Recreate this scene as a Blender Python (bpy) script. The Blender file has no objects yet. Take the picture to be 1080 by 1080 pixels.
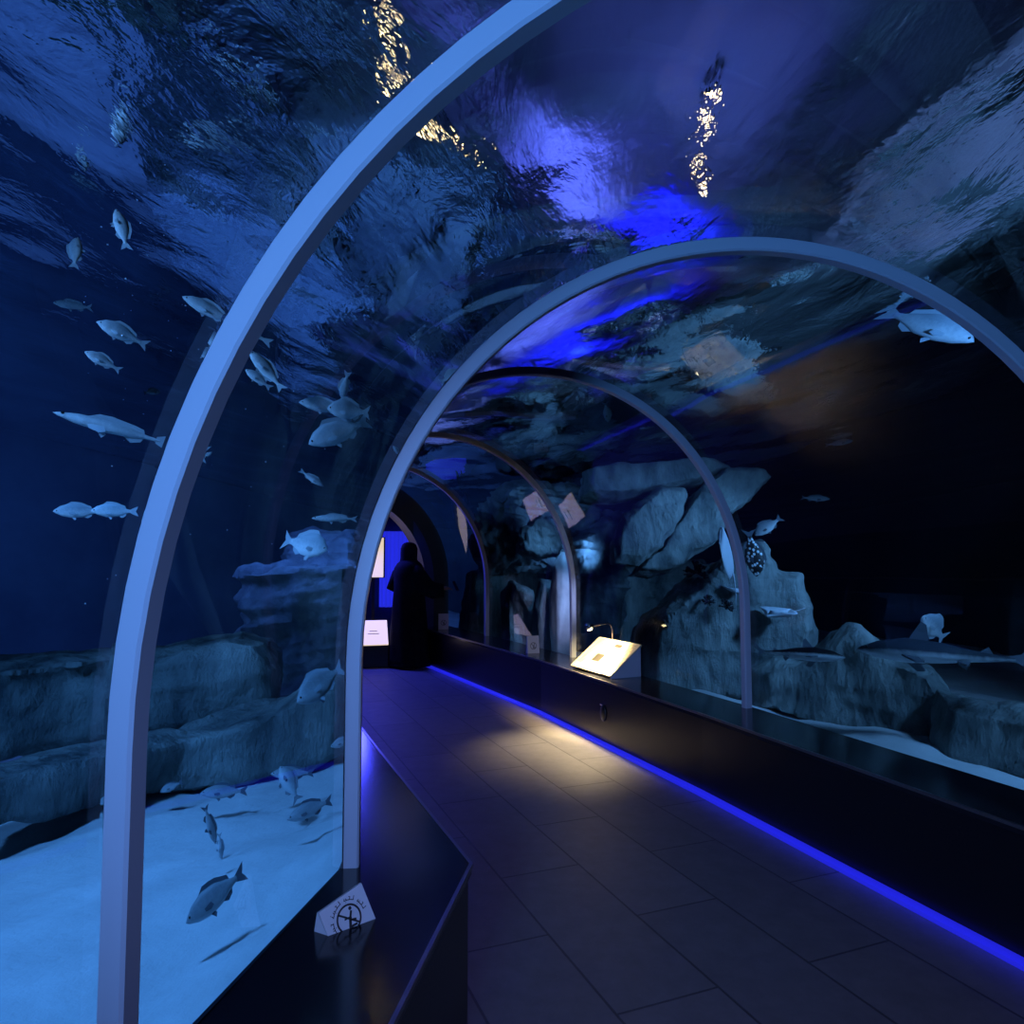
import bpy, bmesh, math, random
from mathutils import Vector, Matrix, noise
random.seed(7)
C = bpy.context.scene.collection
sc = bpy.context.scene
PI = math.pi
F, PITCH, EYE = 750.0, 0.0622, 1.55

# ------------------------------------------------------------------ helpers
def ray(px, py):
    r, u = (px-540)/F, (540-py)/F
    c, s = math.cos(PITCH), math.sin(PITCH)
    return Vector((r, c-u*s, s+u*c))
def at(px, py, d):                       # point at forward distance y = d
    v = ray(px, py); return Vector((0, 0, EYE)) + v*(d/v.y)
def onz(px, py, z):                      # point on the level z
    v = ray(px, py); return Vector((0, 0, EYE)) + v*((z-EYE)/v.z)
def col(r, g, b):                        # 0-255 display colour to linear
    f = lambda c: (c/255/12.92) if c/255 <= .04045 else ((c/255+.055)/1.055)**2.4
    return (f(r), f(g), f(b), 1)

def obj(name, bm, mats, parent=None, smooth=True):
    me = bpy.data.meshes.new(name)
    bm.normal_update(); bm.to_mesh(me); bm.free()
    for m in (mats if isinstance(mats, (list, tuple)) else [mats]): me.materials.append(m)
    if smooth: me.shade_smooth()
    o = bpy.data.objects.new(name, me); C.objects.link(o)
    if parent: o.parent = parent
    return o
def tag(o, label=None, cat=None, group=None, kind=None):
    if label: o['label'] = label
    if cat: o['category'] = cat
    if group: o['group'] = group
    if kind: o['kind'] = kind
    return o
def empty(name, loc=(0, 0, 0), label=None, cat=None, group=None):
    o = bpy.data.objects.new(name, None); C.objects.link(o); o.location = loc
    o.empty_display_size = .1
    return tag(o, label, cat, group)
def struct(name, bm, m, smooth=False):
    return tag(obj(name, bm, m, smooth=smooth), kind='structure')
def flat_angle(o, ang=.6):
    o.data.set_sharp_from_angle(angle=ang)

def add_box(bm, c, s, rot=None, bev=0.0):
    t = bmesh.new(); bmesh.ops.create_cube(t, size=1)
    for v in t.verts: v.co = Vector((v.co.x*s[0], v.co.y*s[1], v.co.z*s[2]))
    if bev: bmesh.ops.bevel(t, geom=t.edges[:], offset=bev, segments=2, affect='EDGES', profile=.6)
    M = Matrix.Translation(c) @ (rot.to_4x4() if rot else Matrix.Identity(4))
    bmesh.ops.transform(t, matrix=M, verts=t.verts[:])
    me = bpy.data.meshes.new('t'); t.to_mesh(me); t.free(); bm.from_mesh(me); bpy.data.meshes.remove(me)
    return bm
def add_tube(bm, pts, r, n=8, cap=True):
    pts = [Vector(p) for p in pts]; rs = r if isinstance(r, (list, tuple)) else [r]*len(pts)
    rings = []
    up = None
    for i, p in enumerate(pts):
        t = (pts[min(i+1, len(pts)-1)] - pts[max(i-1, 0)]).normalized()
        a = Vector((0, 0, 1)) if up is None else up
        if abs(t.dot(a)) > .95 and up is None: a = Vector((1, 0, 0))
        x = a.cross(t).normalized(); y = t.cross(x).normalized(); up = y
        rings.append([bm.verts.new(p + (x*math.cos(k*2*PI/n) + y*math.sin(k*2*PI/n))*rs[i]) for k in range(n)])
    for a, b in zip(rings, rings[1:]):
        for k in range(n): bm.faces.new((a[k], a[(k+1) % n], b[(k+1) % n], b[k]))
    if cap:
        bm.faces.new(rings[0][::-1]); bm.faces.new(rings[-1])
    return bm
def add_ball(bm, c, r, seg=12, scale=(1, 1, 1), rot=None):
    M = Matrix.Translation(c) @ (rot.to_4x4() if rot else Matrix.Identity(4)) @ Matrix.Diagonal((*scale, 1))
    bmesh.ops.create_uvsphere(bm, u_segments=seg, v_segments=max(6, seg*2//3), radius=r, matrix=M)
    return bm
def loft(bm, rings, closed=True, caps=True, mi=0):
    vs = [[bm.verts.new(p) for p in r] for r in rings]
    n = len(vs[0])
    for a, b in zip(vs, vs[1:]):
        for k in range(n if closed else n-1):
            try: bm.faces.new((a[k], a[(k+1) % n], b[(k+1) % n], b[k])).material_index = mi
            except ValueError: pass
    if caps:
        bm.faces.new(vs[0][::-1]).material_index = mi; bm.faces.new(vs[-1]).material_index = mi
    return vs

# ------------------------------------------------------------------ materials
def nt(name):
    m = bpy.data.materials.new(name); m.use_nodes = True
    t = m.node_tree; t.nodes.clear()
    out = t.nodes.new('ShaderNodeOutputMaterial')
    N = lambda k, **kw: _node(t, k, kw)
    return m, t, out, N
def _node(t, k, kw):
    n = t.nodes.new('ShaderNode'+k)
    for a, v in kw.items():
        if a.startswith('_'): setattr(n, a[1:], v)
        else:
            a = a.replace('_', ' ')
            n.inputs[a].default_value = v
    return n
def plain(name, c, rough=.5, metal=0.0, spec=.5, emit=None, estr=0.0, coat=0.0):
    m, t, out, N = nt(name)
    p = N('BsdfPrincipled', Base_Color=c, Roughness=rough, Metallic=metal, Specular_IOR_Level=spec)
    if coat: p.inputs['Coat Weight'].default_value = coat
    if emit:
        p.inputs['Emission Color'].default_value = emit; p.inputs['Emission Strength'].default_value = estr
    t.links.new(p.outputs[0], out.inputs[0]); return m
def noisy(name, c1, c2, scale=4, detail=6, rough=.7, bump=.3, bscale=None, stretch=(1, 1, 1), lo=.35, hi=.65, dist=.02, spec=.3):
    m, t, out, N = nt(name); L = t.links.new
    tc = N('TexCoord'); mp = N('Mapping'); mp.inputs['Scale'].default_value = stretch
    L(tc.outputs['Object'], mp.inputs[0])
    n1 = N('TexNoise', Scale=scale, Detail=detail, Roughness=.6); L(mp.outputs[0], n1.inputs['Vector'])
    cr = N('ValToRGB'); cr.color_ramp.elements[0].position = lo; cr.color_ramp.elements[1].position = hi
    cr.color_ramp.elements[0].color = c1; cr.color_ramp.elements[1].color = c2
    L(n1.outputs[0], cr.inputs[0])
    p = N('BsdfPrincipled', Roughness=rough, Specular_IOR_Level=spec); L(cr.outputs[0], p.inputs['Base Color'])
    if bump:
        n2 = N('TexNoise', Scale=bscale or scale*3, Detail=8, Roughness=.65); L(mp.outputs[0], n2.inputs['Vector'])
        b = N('Bump', Strength=bump, Distance=dist); L(n2.outputs[0], b.inputs['Height']); L(b.outputs[0], p.inputs['Normal'])
    L(p.outputs[0], out.inputs[0]); return m

def glass_pane(name, ior, bump):
    m, t, out, N = nt(name); L = t.links.new
    g = N('BsdfGlass', IOR=ior, Roughness=0.0, Color=(.985, .992, 1, 1))
    if bump:
        tc = N('TexCoord')
        n = N('TexNoise', Scale=2.0, Detail=2, Roughness=.4); L(tc.outputs['Object'], n.inputs['Vector'])
        b = N('Bump', Strength=bump, Distance=.02); L(n.outputs[0], b.inputs['Height']); L(b.outputs[0], g.inputs['Normal'])
    L(g.outputs[0], out.inputs[0]); return m
def water_mat():
    m, t, out, N = nt('water_surface'); L = t.links.new
    tc = N('TexCoord'); mp = N('Mapping'); mp.inputs['Scale'].default_value = (1, .55, 1)
    mp.inputs['Rotation'].default_value = (0, 0, .5); L(tc.outputs['Object'], mp.inputs[0])
    n = N('TexNoise', Scale=3.2, Detail=5, Roughness=.55, Distortion=.4); L(mp.outputs[0], n.inputs['Vector'])
    b = N('Bump', Strength=.3, Distance=.06); L(n.outputs[0], b.inputs['Height'])
    g = N('BsdfGlass', IOR=1.333, Roughness=.0, Color=(.95, .98, 1, 1)); L(b.outputs[0], g.inputs['Normal'])
    L(g.outputs[0], out.inputs[0]); return m
def floor_mat():
    m, t, out, N = nt('floor_tiles'); L = t.links.new
    tc = N('TexCoord'); mp = N('Mapping'); mp.inputs['Rotation'].default_value = (0, 0, -.38+PI/2)
    L(tc.outputs['Object'], mp.inputs[0])
    br = N('TexBrick', Scale=1.0, Mortar_Size=.006, Mortar_Smooth=.3, Brick_Width=1.1, Row_Height=.42)
    br.offset = .5
    br.inputs['Color1'].default_value = (.30, .29, .28, 1); br.inputs['Color2'].default_value = (.25, .245, .24, 1)
    br.inputs['Mortar'].default_value = (.12, .12, .12, 1)
    L(mp.outputs[0], br.inputs['Vector'])
    n = N('TexNoise', Scale=9, Detail=8, Roughness=.7); L(tc.outputs['Object'], n.inputs['Vector'])
    mix = N('MixRGB', _blend_type='MULTIPLY', Fac=.5); L(br.outputs[0], mix.inputs[1]); L(n.outputs[0], mix.inputs[2])
    p = N('BsdfPrincipled', Roughness=.55, Specular_IOR_Level=.35); L(mix.outputs[0], p.inputs['Base Color'])
    ma = N('Math', _operation='MULTIPLY_ADD'); ma.inputs[1].default_value = -1.0; L(br.outputs[1], ma.inputs[0])
    n3 = N('TexNoise', Scale=60, Detail=4); L(tc.outputs['Object'], n3.inputs['Vector'])
    ml = N('Math', _operation='MULTIPLY'); ml.inputs[1].default_value = .35; L(n3.outputs[0], ml.inputs[0]); L(ml.outputs[0], ma.inputs[2])
    b = N('Bump', Strength=.5, Distance=.006); L(ma.outputs[0], b.inputs['Height']); L(b.outputs[0], p.inputs['Normal'])
    L(p.outputs[0], out.inputs[0]); return m
def fish_mat(name, back, belly, rough=.55, spots=0.0, z0=-.10, z1=.16):
    m, t, out, N = nt(name); L = t.links.new
    tc = N('TexCoord'); sp = N('SeparateXYZ'); L(tc.outputs['Object'], sp.inputs[0])
    mr = N('MapRange'); mr.inputs['From Min'].default_value = z0; mr.inputs['From Max'].default_value = z1
    L(sp.outputs['Z'], mr.inputs['Value'])
    n = N('TexNoise', Scale=26, Detail=4); L(tc.outputs['Object'], n.inputs['Vector'])
    ad = N('Math', _operation='MULTIPLY_ADD'); ad.inputs[1].default_value = .5; L(n.outputs[0], ad.inputs[0]); L(mr.outputs[0], ad.inputs[2])
    cr = N('ValToRGB'); cr.color_ramp.elements[0].position = .35; cr.color_ramp.elements[1].position = .95
    cr.color_ramp.elements[0].color = belly; cr.color_ramp.elements[1].color = back
    L(ad.outputs[0], cr.inputs[0])
    p = N('BsdfPrincipled', Roughness=rough, Specular_IOR_Level=.2 if 'shark' in name else .5)
    if spots:
        v = N('TexVoronoi', Scale=spots); L(tc.outputs['Object'], v.inputs['Vector'])
        c2 = N('ValToRGB'); c2.color_ramp.elements[0].position = .36; c2.color_ramp.elements[1].position = .42
        c2.color_ramp.elements[0].color = (.75, .78, .8, 1); c2.color_ramp.elements[1].color = (.006, .006, .008, 1)
        L(v.outputs['Distance'], c2.inputs[0]); L(c2.outputs[0], p.inputs['Base Color'])
    else: L(cr.outputs[0], p.inputs['Base Color'])
    vb = N('TexVoronoi', Scale=60); L(tc.outputs['Object'], vb.inputs['Vector'])
    b = N('Bump', Strength=.15, Distance=.004); L(vb.outputs['Distance'], b.inputs['Height']); L(b.outputs[0], p.inputs['Normal'])
    L(p.outputs[0], out.inputs[0]); return m

M = dict(
    acrylic=glass_pane('acrylic', 1.49, .05), acrylic_wet=glass_pane('acrylic_wet', 1.49/1.333, 0), water=water_mat(), floor=floor_mat(),
    rib=plain('rib_metal', (.50, .56, .64, 1), .38, 0.0, .5),
    plinth=plain('black_lacquer', (.010, .010, .013, 1), .28, 0, .5),
    ledge=plain('black_stone', (.014, .015, .020, 1), .16, 0, .5),
    trim=plain('edge_metal', (.30, .28, .27, 1), .3, .8),
    strip=plain('blue_led', (.05, .05, .3, 1), .4, emit=(.012, .014, .50, 1), estr=1.0),
    sand=noisy('sand', (.50, .52, .54, 1), (.72, .74, .76, 1), 1.3, 8, .9, .5, 9, dist=.03),
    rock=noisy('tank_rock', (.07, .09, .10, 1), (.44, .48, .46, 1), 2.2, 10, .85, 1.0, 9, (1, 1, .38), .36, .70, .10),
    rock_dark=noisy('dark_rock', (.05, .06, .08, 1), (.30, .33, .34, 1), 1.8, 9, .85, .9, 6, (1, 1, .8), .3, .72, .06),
    pale_slab=noisy('pale_slab', (.50, .52, .55, 1), (.80, .82, .84, 1), 3, 6, .8, .4, 8),
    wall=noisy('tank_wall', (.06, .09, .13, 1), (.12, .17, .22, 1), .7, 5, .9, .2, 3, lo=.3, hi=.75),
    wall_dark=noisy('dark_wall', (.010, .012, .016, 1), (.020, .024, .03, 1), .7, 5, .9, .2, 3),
    hall=plain('hall_ceiling', (.35, .36, .40, 1), .9),
    hallwall=noisy('hall_wall', (.38, .40, .42, 1), (.52, .54, .56, 1), .5, 4, .9, .1),
    panel=plain('hall_light_panel', (.7, .75, .8, 1), .6, emit=(.13, .22, .95, 1), estr=.75),
    panel2=plain('hall_soft_panel', (.7, .75, .8, 1), .6, emit=(.10, .22, .55, 1), estr=.4),
    lamp=plain('warm_lamp', (1, .9, .7, 1), .4, emit=(1, .72, .34, 1), estr=14),
    darkhall=plain('dark_hall_wall', (.05, .055, .07, 1), .9),
    bluelamp=plain('blue_tube', (.05, .05, .5, 1), .4, emit=(.01, .015, 1, 1), estr=1.6),
    bulb=plain('lamp_bulb', (1, .9, .7, 1), .4, emit=(1, .78, .42, 1), estr=14),
    chrome=plain('chrome', (.65, .65, .66, 1), .2, 1.0),
    board=plain('board_cream', (.62, .57, .42, 1), .5),
    boardside=plain('board_side', (.55, .58, .66, 1), .6),
    ink=plain('ink', (.03, .03, .035, 1), .6),
    inkg=plain('grey_ink', (.015, .015, .013, 1), .7),
    white=plain('sign_white', (.72, .74, .78, 1), .5),
    black=plain('black_plastic', (.012, .012, .014, 1), .35),
    cloth=noisy('black_cloth', (.004, .004, .005, 1), (.010, .010, .012, 1), 8, 4, .9, .3, 40, dist=.004, spec=.1),
    skin=plain('skin', (.45, .28, .20, 1), .55),
    portal=plain('portal_black', (.008, .009, .014, 1), .45),
    corridor=plain('corridor_blue', (.03, .035, .14, 1), .6),
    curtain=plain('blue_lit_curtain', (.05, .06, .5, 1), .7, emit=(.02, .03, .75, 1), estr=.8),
    screen=plain('backlit_sign', (.9, .85, .75, 1), .5, emit=(1, .80, .55, 1), estr=.8),
    fish=fish_mat('silver_fish', (.30, .36, .42, 1), (.74, .77, .80, 1)),
    fishd=fish_mat('grey_fish', (.22, .25, .28, 1), (.46, .50, .53, 1)),
    shark=fish_mat('shark_skin', (.008, .010, .013, 1), (.7, .72, .75, 1), .5, 0, -.02, .02),
    sharkg=fish_mat('grey_shark_skin', (.035, .045, .06, 1), (.7, .72, .75, 1), .5, 0, -.025, .02),
    ray=plain('ray_skin', (.62, .66, .74, 1), .5),
    spotted=fish_mat('spotted_fish', (0, 0, 0, 1), (0, 0, 0, 1), spots=13.0),
    fin=plain('fin', (.40, .46, .52, 1), .5),
    find=plain('dark_fin', (.10, .12, .15, 1), .5),
    eye=plain('fish_eye', (.01, .01, .012, 1), .1),
    coral=plain('dark_coral', (.03, .03, .04, 1), .8),
    speck=plain('speck', (.8, .85, .9, 1), .6),
)

# ------------------------------------------------------------------ tunnel layout
R, HP, HS, HB = 1.444, .52, 1.192, 1.484
ST = [(-1.05, -2.95, .62), (-.33, -1.72, .46), (.27, -.40, .31), (.727, 1.057, .18), (.93, 2.555, -.092), (.238, 4.373, -.366),
      (-.683, 6.678, -.458), (-1.634, 8.644, -.463), (-2.336, 10.06, -.463)]
def lat(st, off, z=0.0):                 # point at lateral offset off on a station
    x, y, h = st
    return Vector((x+off*math.cos(h), y-off*math.sin(h), z))
def arch_profile(r, b, z0, n=48):
    pr = [(-r, z0), (-r, (z0+HS)/2)]
    for i in range(n+1):
        a = PI*i/n; pr.append((-r*math.cos(a), HS+b*math.sin(a)))
    pr += [(r, (z0+HS)/2), (r, z0)]
    return pr
from mathutils.bvhtree import BVHTree
def _pane_bvh():
    vs, fs = [], []
    pr = arch_profile(R+.051, HB+.051, 0, 96)
    for a, b in zip(ST, ST[1:]):
        o = len(vs); n = len(pr)
        vs += [lat(a, *q) for q in pr]+[lat(b, *q) for q in pr]
        fs += [(o+k, o+k+1, o+n+k+1, o+n+k) for k in range(n-1)]
    return BVHTree.FromPolygons(vs, fs)
PANES = _pane_bvh()
def bent(px, py):                        # where a sight line leaves the tunnel, and its direction in the water
    v = ray(px, py).normalized(); o = Vector((0, 0, EYE))
    p, n, i, d = PANES.ray_cast(o, v)
    if p is None: return o, v
    if n.dot(v) > 0: n = -n
    c = -n.dot(v); e = 1/1.333
    k = 1-e*e*(1-c*c)
    return p, (v*e+n*(e*c-math.sqrt(k))).normalized()
def wat(px, py, w):                      # point in the water, w metres (level distance) beyond the pane
    p, v = bent(px, py); return p+v*(w/math.hypot(v.x, v.y))
def wy(px, py, y):                       # point in the water at forward distance y
    if 350 < px < 379:                   # beside the second rib: carry on from the pane before it
        a, b = wy(350, py, y), wy(340, py, y); return a+(a-b)*((px-350)/10)
    p, v = bent(px, py); return p+v*max(.42, (y-p.y)/v.y)
def wz(px, py, z):
    p, v = bent(px, py); return p+v*((z-p.z)/v.z)
ZW = 3.75
def hall(px, py, D):                     # point in the hall above the water, D metres beyond where the sight line leaves it
    p, v = bent(px, py); q = p+v*((ZW-p.z)/v.z)
    h = math.hypot(v.x, v.y); sn = min(.999, 1.333*h)
    cs = math.sqrt(1-sn*sn)
    return q+Vector((v.x/h, v.y/h, cs/sn))*D
RIB_LABELS = ['pale blue metal arch rib spanning the tunnel behind the viewpoint',
              'pale blue metal arch rib nearest in the tunnel, filling the left foreground',
              'tall pale blue arch rib with its foot on the left ledge beside the front sign',
              'thin pale arch rib whose right foot stands beside the tall tank rock',
              'thin pale arch rib just behind the lamp-lit reading board',
              'farthest thin arch rib, just before the black portal']
for i, st in enumerate(ST[2:8]):
    bm = bmesh.new(); rings = []
    x, y, h = st; fwd = Vector((math.sin(h), math.cos(h), 0))
    dpt = .046
    inn = arch_profile(R, HB, HP); outp = arch_profile(R+.055, HB+.055, HP)
    for (a, za), (b, zb) in zip(inn, outp):
        pi_, po = lat(st, a, za), lat(st, b, zb)
        rd = (po-pi_).normalized()*.006
        rings.append([pi_, pi_+rd-fwd*0, po-rd, po, po+fwd*dpt, po+fwd*dpt-rd, pi_+rd+fwd*dpt, pi_+fwd*dpt])
    # simple rectangular section with slightly eased front corners
    rr = []
    for r8 in rings:
        a, d = r8[0], r8[3]
        e = (d-a).normalized()
        rr.append([a+fwd*.006, a+e*.006, d-e*.006, d+fwd*.006, d+fwd*dpt, a+fwd*dpt])
    loft(bm, rr)
    o = obj('arch_rib', bm, M['rib'], smooth=True); flat_angle(o, .7)
    tag(o, RIB_LABELS[i], 'arch rib', 'arch ribs along the tunnel')

# acrylic panes, one per bay
for i in range(len(ST)-1):
    a, b = ST[i], ST[i+1]
    bm = bmesh.new()
    pin = arch_profile(R+.050, HB+.050, HP, 72); pout = arch_profile(R+.062, HB+.062, HP, 72)
    n = len(pin); g = []
    for k in range(4):
        t = k/3
        g.append([[bm.verts.new(lat(a, o_, z).lerp(lat(b, o_, z), t)) for o_, z in sec] for sec in (pin, pout)])
    for r0, r1 in zip(g, g[1:]):
        for k in range(n-1):
            f = bm.faces.new((r0[0][k], r0[0][k+1], r1[0][k+1], r1[0][k])); f.material_index = 0
            bm.normal_update()
            f = bm.faces.new((r0[1][k], r1[1][k], r1[1][k+1], r0[1][k+1])); f.material_index = 1
        for k in (0, n-1):
            f = bm.faces.new((r0[0][k], r1[0][k], r1[1][k], r0[1][k])); f.material_index = 1
    bm.normal_update()
    c = lat(a, 0, 1.2).lerp(lat(b, 0, 1.2), .5)
    flip = []
    for f in bm.faces:
        inw = (c-f.calc_center_median()).dot(f.normal) > 0
        if len(f.verts) == 4 and abs(f.normal.z) < .99 or f.calc_center_median().z > 1:
            if inw != (f.material_index == 0): flip.append(f)
        elif f.normal.z > 0: flip.append(f)
    bmesh.ops.reverse_faces(bm, faces=flip)
    o = struct('window_%d' % (i+1), bm, [M['acrylic'], M['acrylic_wet']], smooth=True); flat_angle(o, .7)

# closed end of the tunnel behind the viewpoint
bm = bmesh.new(); rings = []
pr = arch_profile(R+.09, HB+.09, 0)
f0 = Vector((math.sin(ST[0][2]), math.cos(ST[0][2]), 0))
loft(bm, [[lat(ST[0], *q)-f0*.2 for q in pr], [lat(ST[0], *q)-f0*.02 for q in pr]])
bmesh.ops.recalc_face_normals(bm, faces=bm.faces[:]); struct('wall_entrance', bm, M['portal'])
# floor
bm = bmesh.new()
rows = [[bm.verts.new(lat(s, o_, 0)) for o_ in (-1.12, -.5, 0, .5, 1.12)] for s in ST+[(-2.9, 11.3, -.463), (-4.2, 14, -.463)]]
for a, b in zip(rows, rows[1:]):
    for k in range(4): bm.faces.new((a[k], a[k+1], b[k+1], b[k]))
struct('floor', bm, M['floor'])

# plinths
IN, OUT = 1.07, 1.53
def plinth(side, label):
    p = empty('plinth', lat(ST[3], side*1.3, 0), label, 'plinth')
    loc = p.location
    bm = bmesh.new(); rings = []
    for s in ST:
        prof = [(IN+.012, 0), (IN+.012, HP-.035), (OUT-.01, HP-.035), (OUT-.01, 0)]
        rings.append([lat(s, side*o_, z)-loc for o_, z in prof])
    loft(bm, rings); bmesh.ops.recalc_face_normals(bm, faces=bm.faces[:])
    obj('base', bm, M['plinth'], p, False)
    bm = bmesh.new(); rings = []
    for s in ST:
        prof = [(IN, HP-.034), (IN, HP-.004), (IN+.004, HP), (OUT, HP), (OUT, HP-.034)]
        rings.append([lat(s, side*o_, z)-loc for o_, z in prof])
    loft(bm, rings); bmesh.ops.recalc_face_normals(bm, faces=bm.faces[:])
    obj('ledge', bm, M['ledge'], p, False)
    bm = bmesh.new(); rings = []
    for s in ST:
        c = [lat(s, side*(IN-.004), HP-.012)-loc, lat(s, side*(IN-.004), HP+.002)-loc, lat(s, side*(IN+.008), HP+.002)-loc, lat(s, side*(IN+.008), HP-.012)-loc]
        rings.append(c)
    loft(bm, rings); bmesh.ops.recalc_face_normals(bm, faces=bm.faces[:])
    obj('edge_strip', bm, M['trim'], p, False)
    return p
plinth(-1, 'low black glossy ledge along the left side of the walkway')
plinth(1, 'low black wall with glossy ledge along the right side of the walkway')
# blue light strip at the foot of the right plinth
bm = bmesh.new(); rings = []
for s in ST[2:]:
    rings.append([lat(s, IN-.045, .002), lat(s, IN-.04, .018), lat(s, IN-.01, .026), lat(s, IN+.008, .026), lat(s, IN+.008, .002)])
loft(bm, rings); bmesh.ops.recalc_face_normals(bm, faces=bm.faces[:])
tag(obj('light_strip', bm, M['strip'], None, False), 'glowing blue light strip at the foot of the right black wall', 'light strip')
STRIP = [(lat(a, IN-.05, .07), lat(b, IN-.05, .07)) for a, b in zip(ST[2:], ST[3:])]
# small footlight on the plinth face
q = onz(637, 741, 0)
def plinth_face(px, py, side=1, off=IN+.012):   # where a pixel ray meets the plinth face
    v = ray(px, py); best = None
    for a, b in zip(ST, ST[1:]):
        A, B = lat(a, side*off), lat(b, side*off); d = B-A
        den = v.x*d.y-v.y*d.x
        if abs(den) < 1e-9: continue
        t = (A.x*d.y-A.y*d.x)/den; u = (A.x*v.y-A.y*v.x)/den
        if t > 0 and 0 <= u <= 1 and (best is None or t < best[0]): best = (t, d.normalized())
    return Vector((0, 0, EYE))+v*best[0], best[1]
pf, pd = plinth_face(637, 752)
nrm = Vector((-pd.y, pd.x, 0)); nrm = nrm if nrm.x < 0 else -nrm
e = empty('foot_light', pf, 'small dark oval wall light on the right black wall below the reading board', 'wall light')
bm = bmesh.new(); rot = Matrix((pd, nrm, Vector((0, 0, 1)))).transposed()
add_ball(bm, nrm*.004, 1, 16, (.045, .022, .07), rot); obj('housing', bm, M['black'], e)
bm = bmesh.new(); add_box(bm, nrm*.02+Vector((0, 0, .07)), (.03, .02, .008), rot, .002); obj('cap', bm, M['chrome'], e)

# ------------------------------------------------------------------ tank shell
XL, XR, YB, YF, ZC = -7.5, 9.0, -5.0, 17.0, 7.4
def quad(name, pts, m):
    bm = bmesh.new()
    n = Vector((0, 0, 0))
    vs = [bm.verts.new(p) for p in pts]; f = bm.faces.new(vs); bm.normal_update()
    r = bmesh.ops.extrude_face_region(bm, geom=[f])
    for v in r['geom']:
        if isinstance(v, bmesh.types.BMVert): v.co += f.normal*-.15
    bmesh.ops.recalc_face_normals(bm, faces=bm.faces[:])
    return struct(name, bm, m)
def wall(name, x0, y0, x1, y1, lo, hi):
    quad(name, [(x0, y0, -.2), (x1, y1, -.2), (x1, y1, ZW+.1), (x0, y0, ZW+.1)], lo)
    quad(name+'_above_water', [(x0, y0, ZW+.1), (x1, y1, ZW+.1), (x1, y1, ZC), (x0, y0, ZC)], hi)
wall('wall_left', XL, YB, XL, YF, M['wall'], M['darkhall'])  # shade of the upper part is put into its darker colour
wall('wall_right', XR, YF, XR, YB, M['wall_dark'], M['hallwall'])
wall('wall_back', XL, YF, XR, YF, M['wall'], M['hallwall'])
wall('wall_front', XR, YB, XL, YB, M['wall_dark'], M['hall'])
quad('ceiling', [(XL, YB, ZC), (XL, YF, ZC), (XR, YF, ZC), (XR, YB, ZC)], M['hall'])
# sand beds either side of the tunnel
def sand(side, xf):
    bm = bmesh.new(); rows = []
    pts = []
    ss = ST+[(-3.2, 11.9, -.463)]
    edge = [lat(s, side*(OUT-.02)) for s in ss]
    edge = [Vector((edge[0].x, YB+.02, 0))]+edge+[Vector((edge[-1].x, YF-.02, 0))]
    dense = []
    for a, b in zip(edge, edge[1:]):
        n = max(2, int((b-a).length/.12))
        dense += [a.lerp(b, k/n) for k in range(n)]
    dense.append(edge[-1])
    NV = 60
    for p in dense:
        row = []
        for k in range(NV+1):
            t = (k/NV)**1.6
            q = Vector((p.x+(xf-p.x)*t, p.y, 0))
            z = .34+.10*noise.noise(q*.8+Vector((side*3, 0, 0)))+.03*noise.noise(q*3.1)+.015*noise.noise(q*8)+(.10*math.exp(-abs(q.x-p.x)/.5) if side > 0 else 0)
            row.append(bm.verts.new((q.x, q.y, z)))
        rows.append(row)
    for a, b in zip(rows, rows[1:]):
        for k in range(NV): bm.faces.new((a[k], a[k+1], b[k+1], b[k]))
    if side > 0: pass
    bmesh.ops.recalc_face_normals(bm, faces=bm.faces[:])
    if sum(f.normal.z for f in bm.faces) < 0: bmesh.ops.reverse_faces(bm, faces=bm.faces[:])
    return tag(obj('sand_bed', bm, M['sand']), 'pale rippled sand on the tank floor %s of the tunnel' % ('left' if side < 0 else 'right'), 'sand', None, 'stuff')
sand(-1, XL+.02); sand(1, XR-.02)
# water surface seen from below
bm = bmesh.new(); NX, NY = 150, 190
g = []
for j in range(NY+1):
    row = []
    for i in range(NX+1):
        x, y = XL+(XR-XL)*i/NX, YB+(YF-YB)*j/NY
        q = Vector((x*.9+y*.35, y*.6-x*.2, 0))
        z = ZW+.055*noise.noise(q*.9)+.030*noise.noise(q*2.3)+.012*noise.noise(q*5.2)
        row.append(bm.verts.new((x, y, z)))
    g.append(row)
for a, b in zip(g, g[1:]):
    for k in range(NX): bm.faces.new((a[k], a[k+1], b[k+1], b[k]))
struct('water', bm, M['water'], True)

# hall above the water: light panels and lamps under the ceiling
def slab(name, c, s, rz, m, label, cat, group=None):
    bm = bmesh.new(); add_box(bm, (0, 0, 0), s, None, .01)
    o = obj(name, bm, m, None, False); o.location = c; o.rotation_euler = (0, 0, rz)
    return tag(o, label, cat, group)
HALL = []

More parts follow.
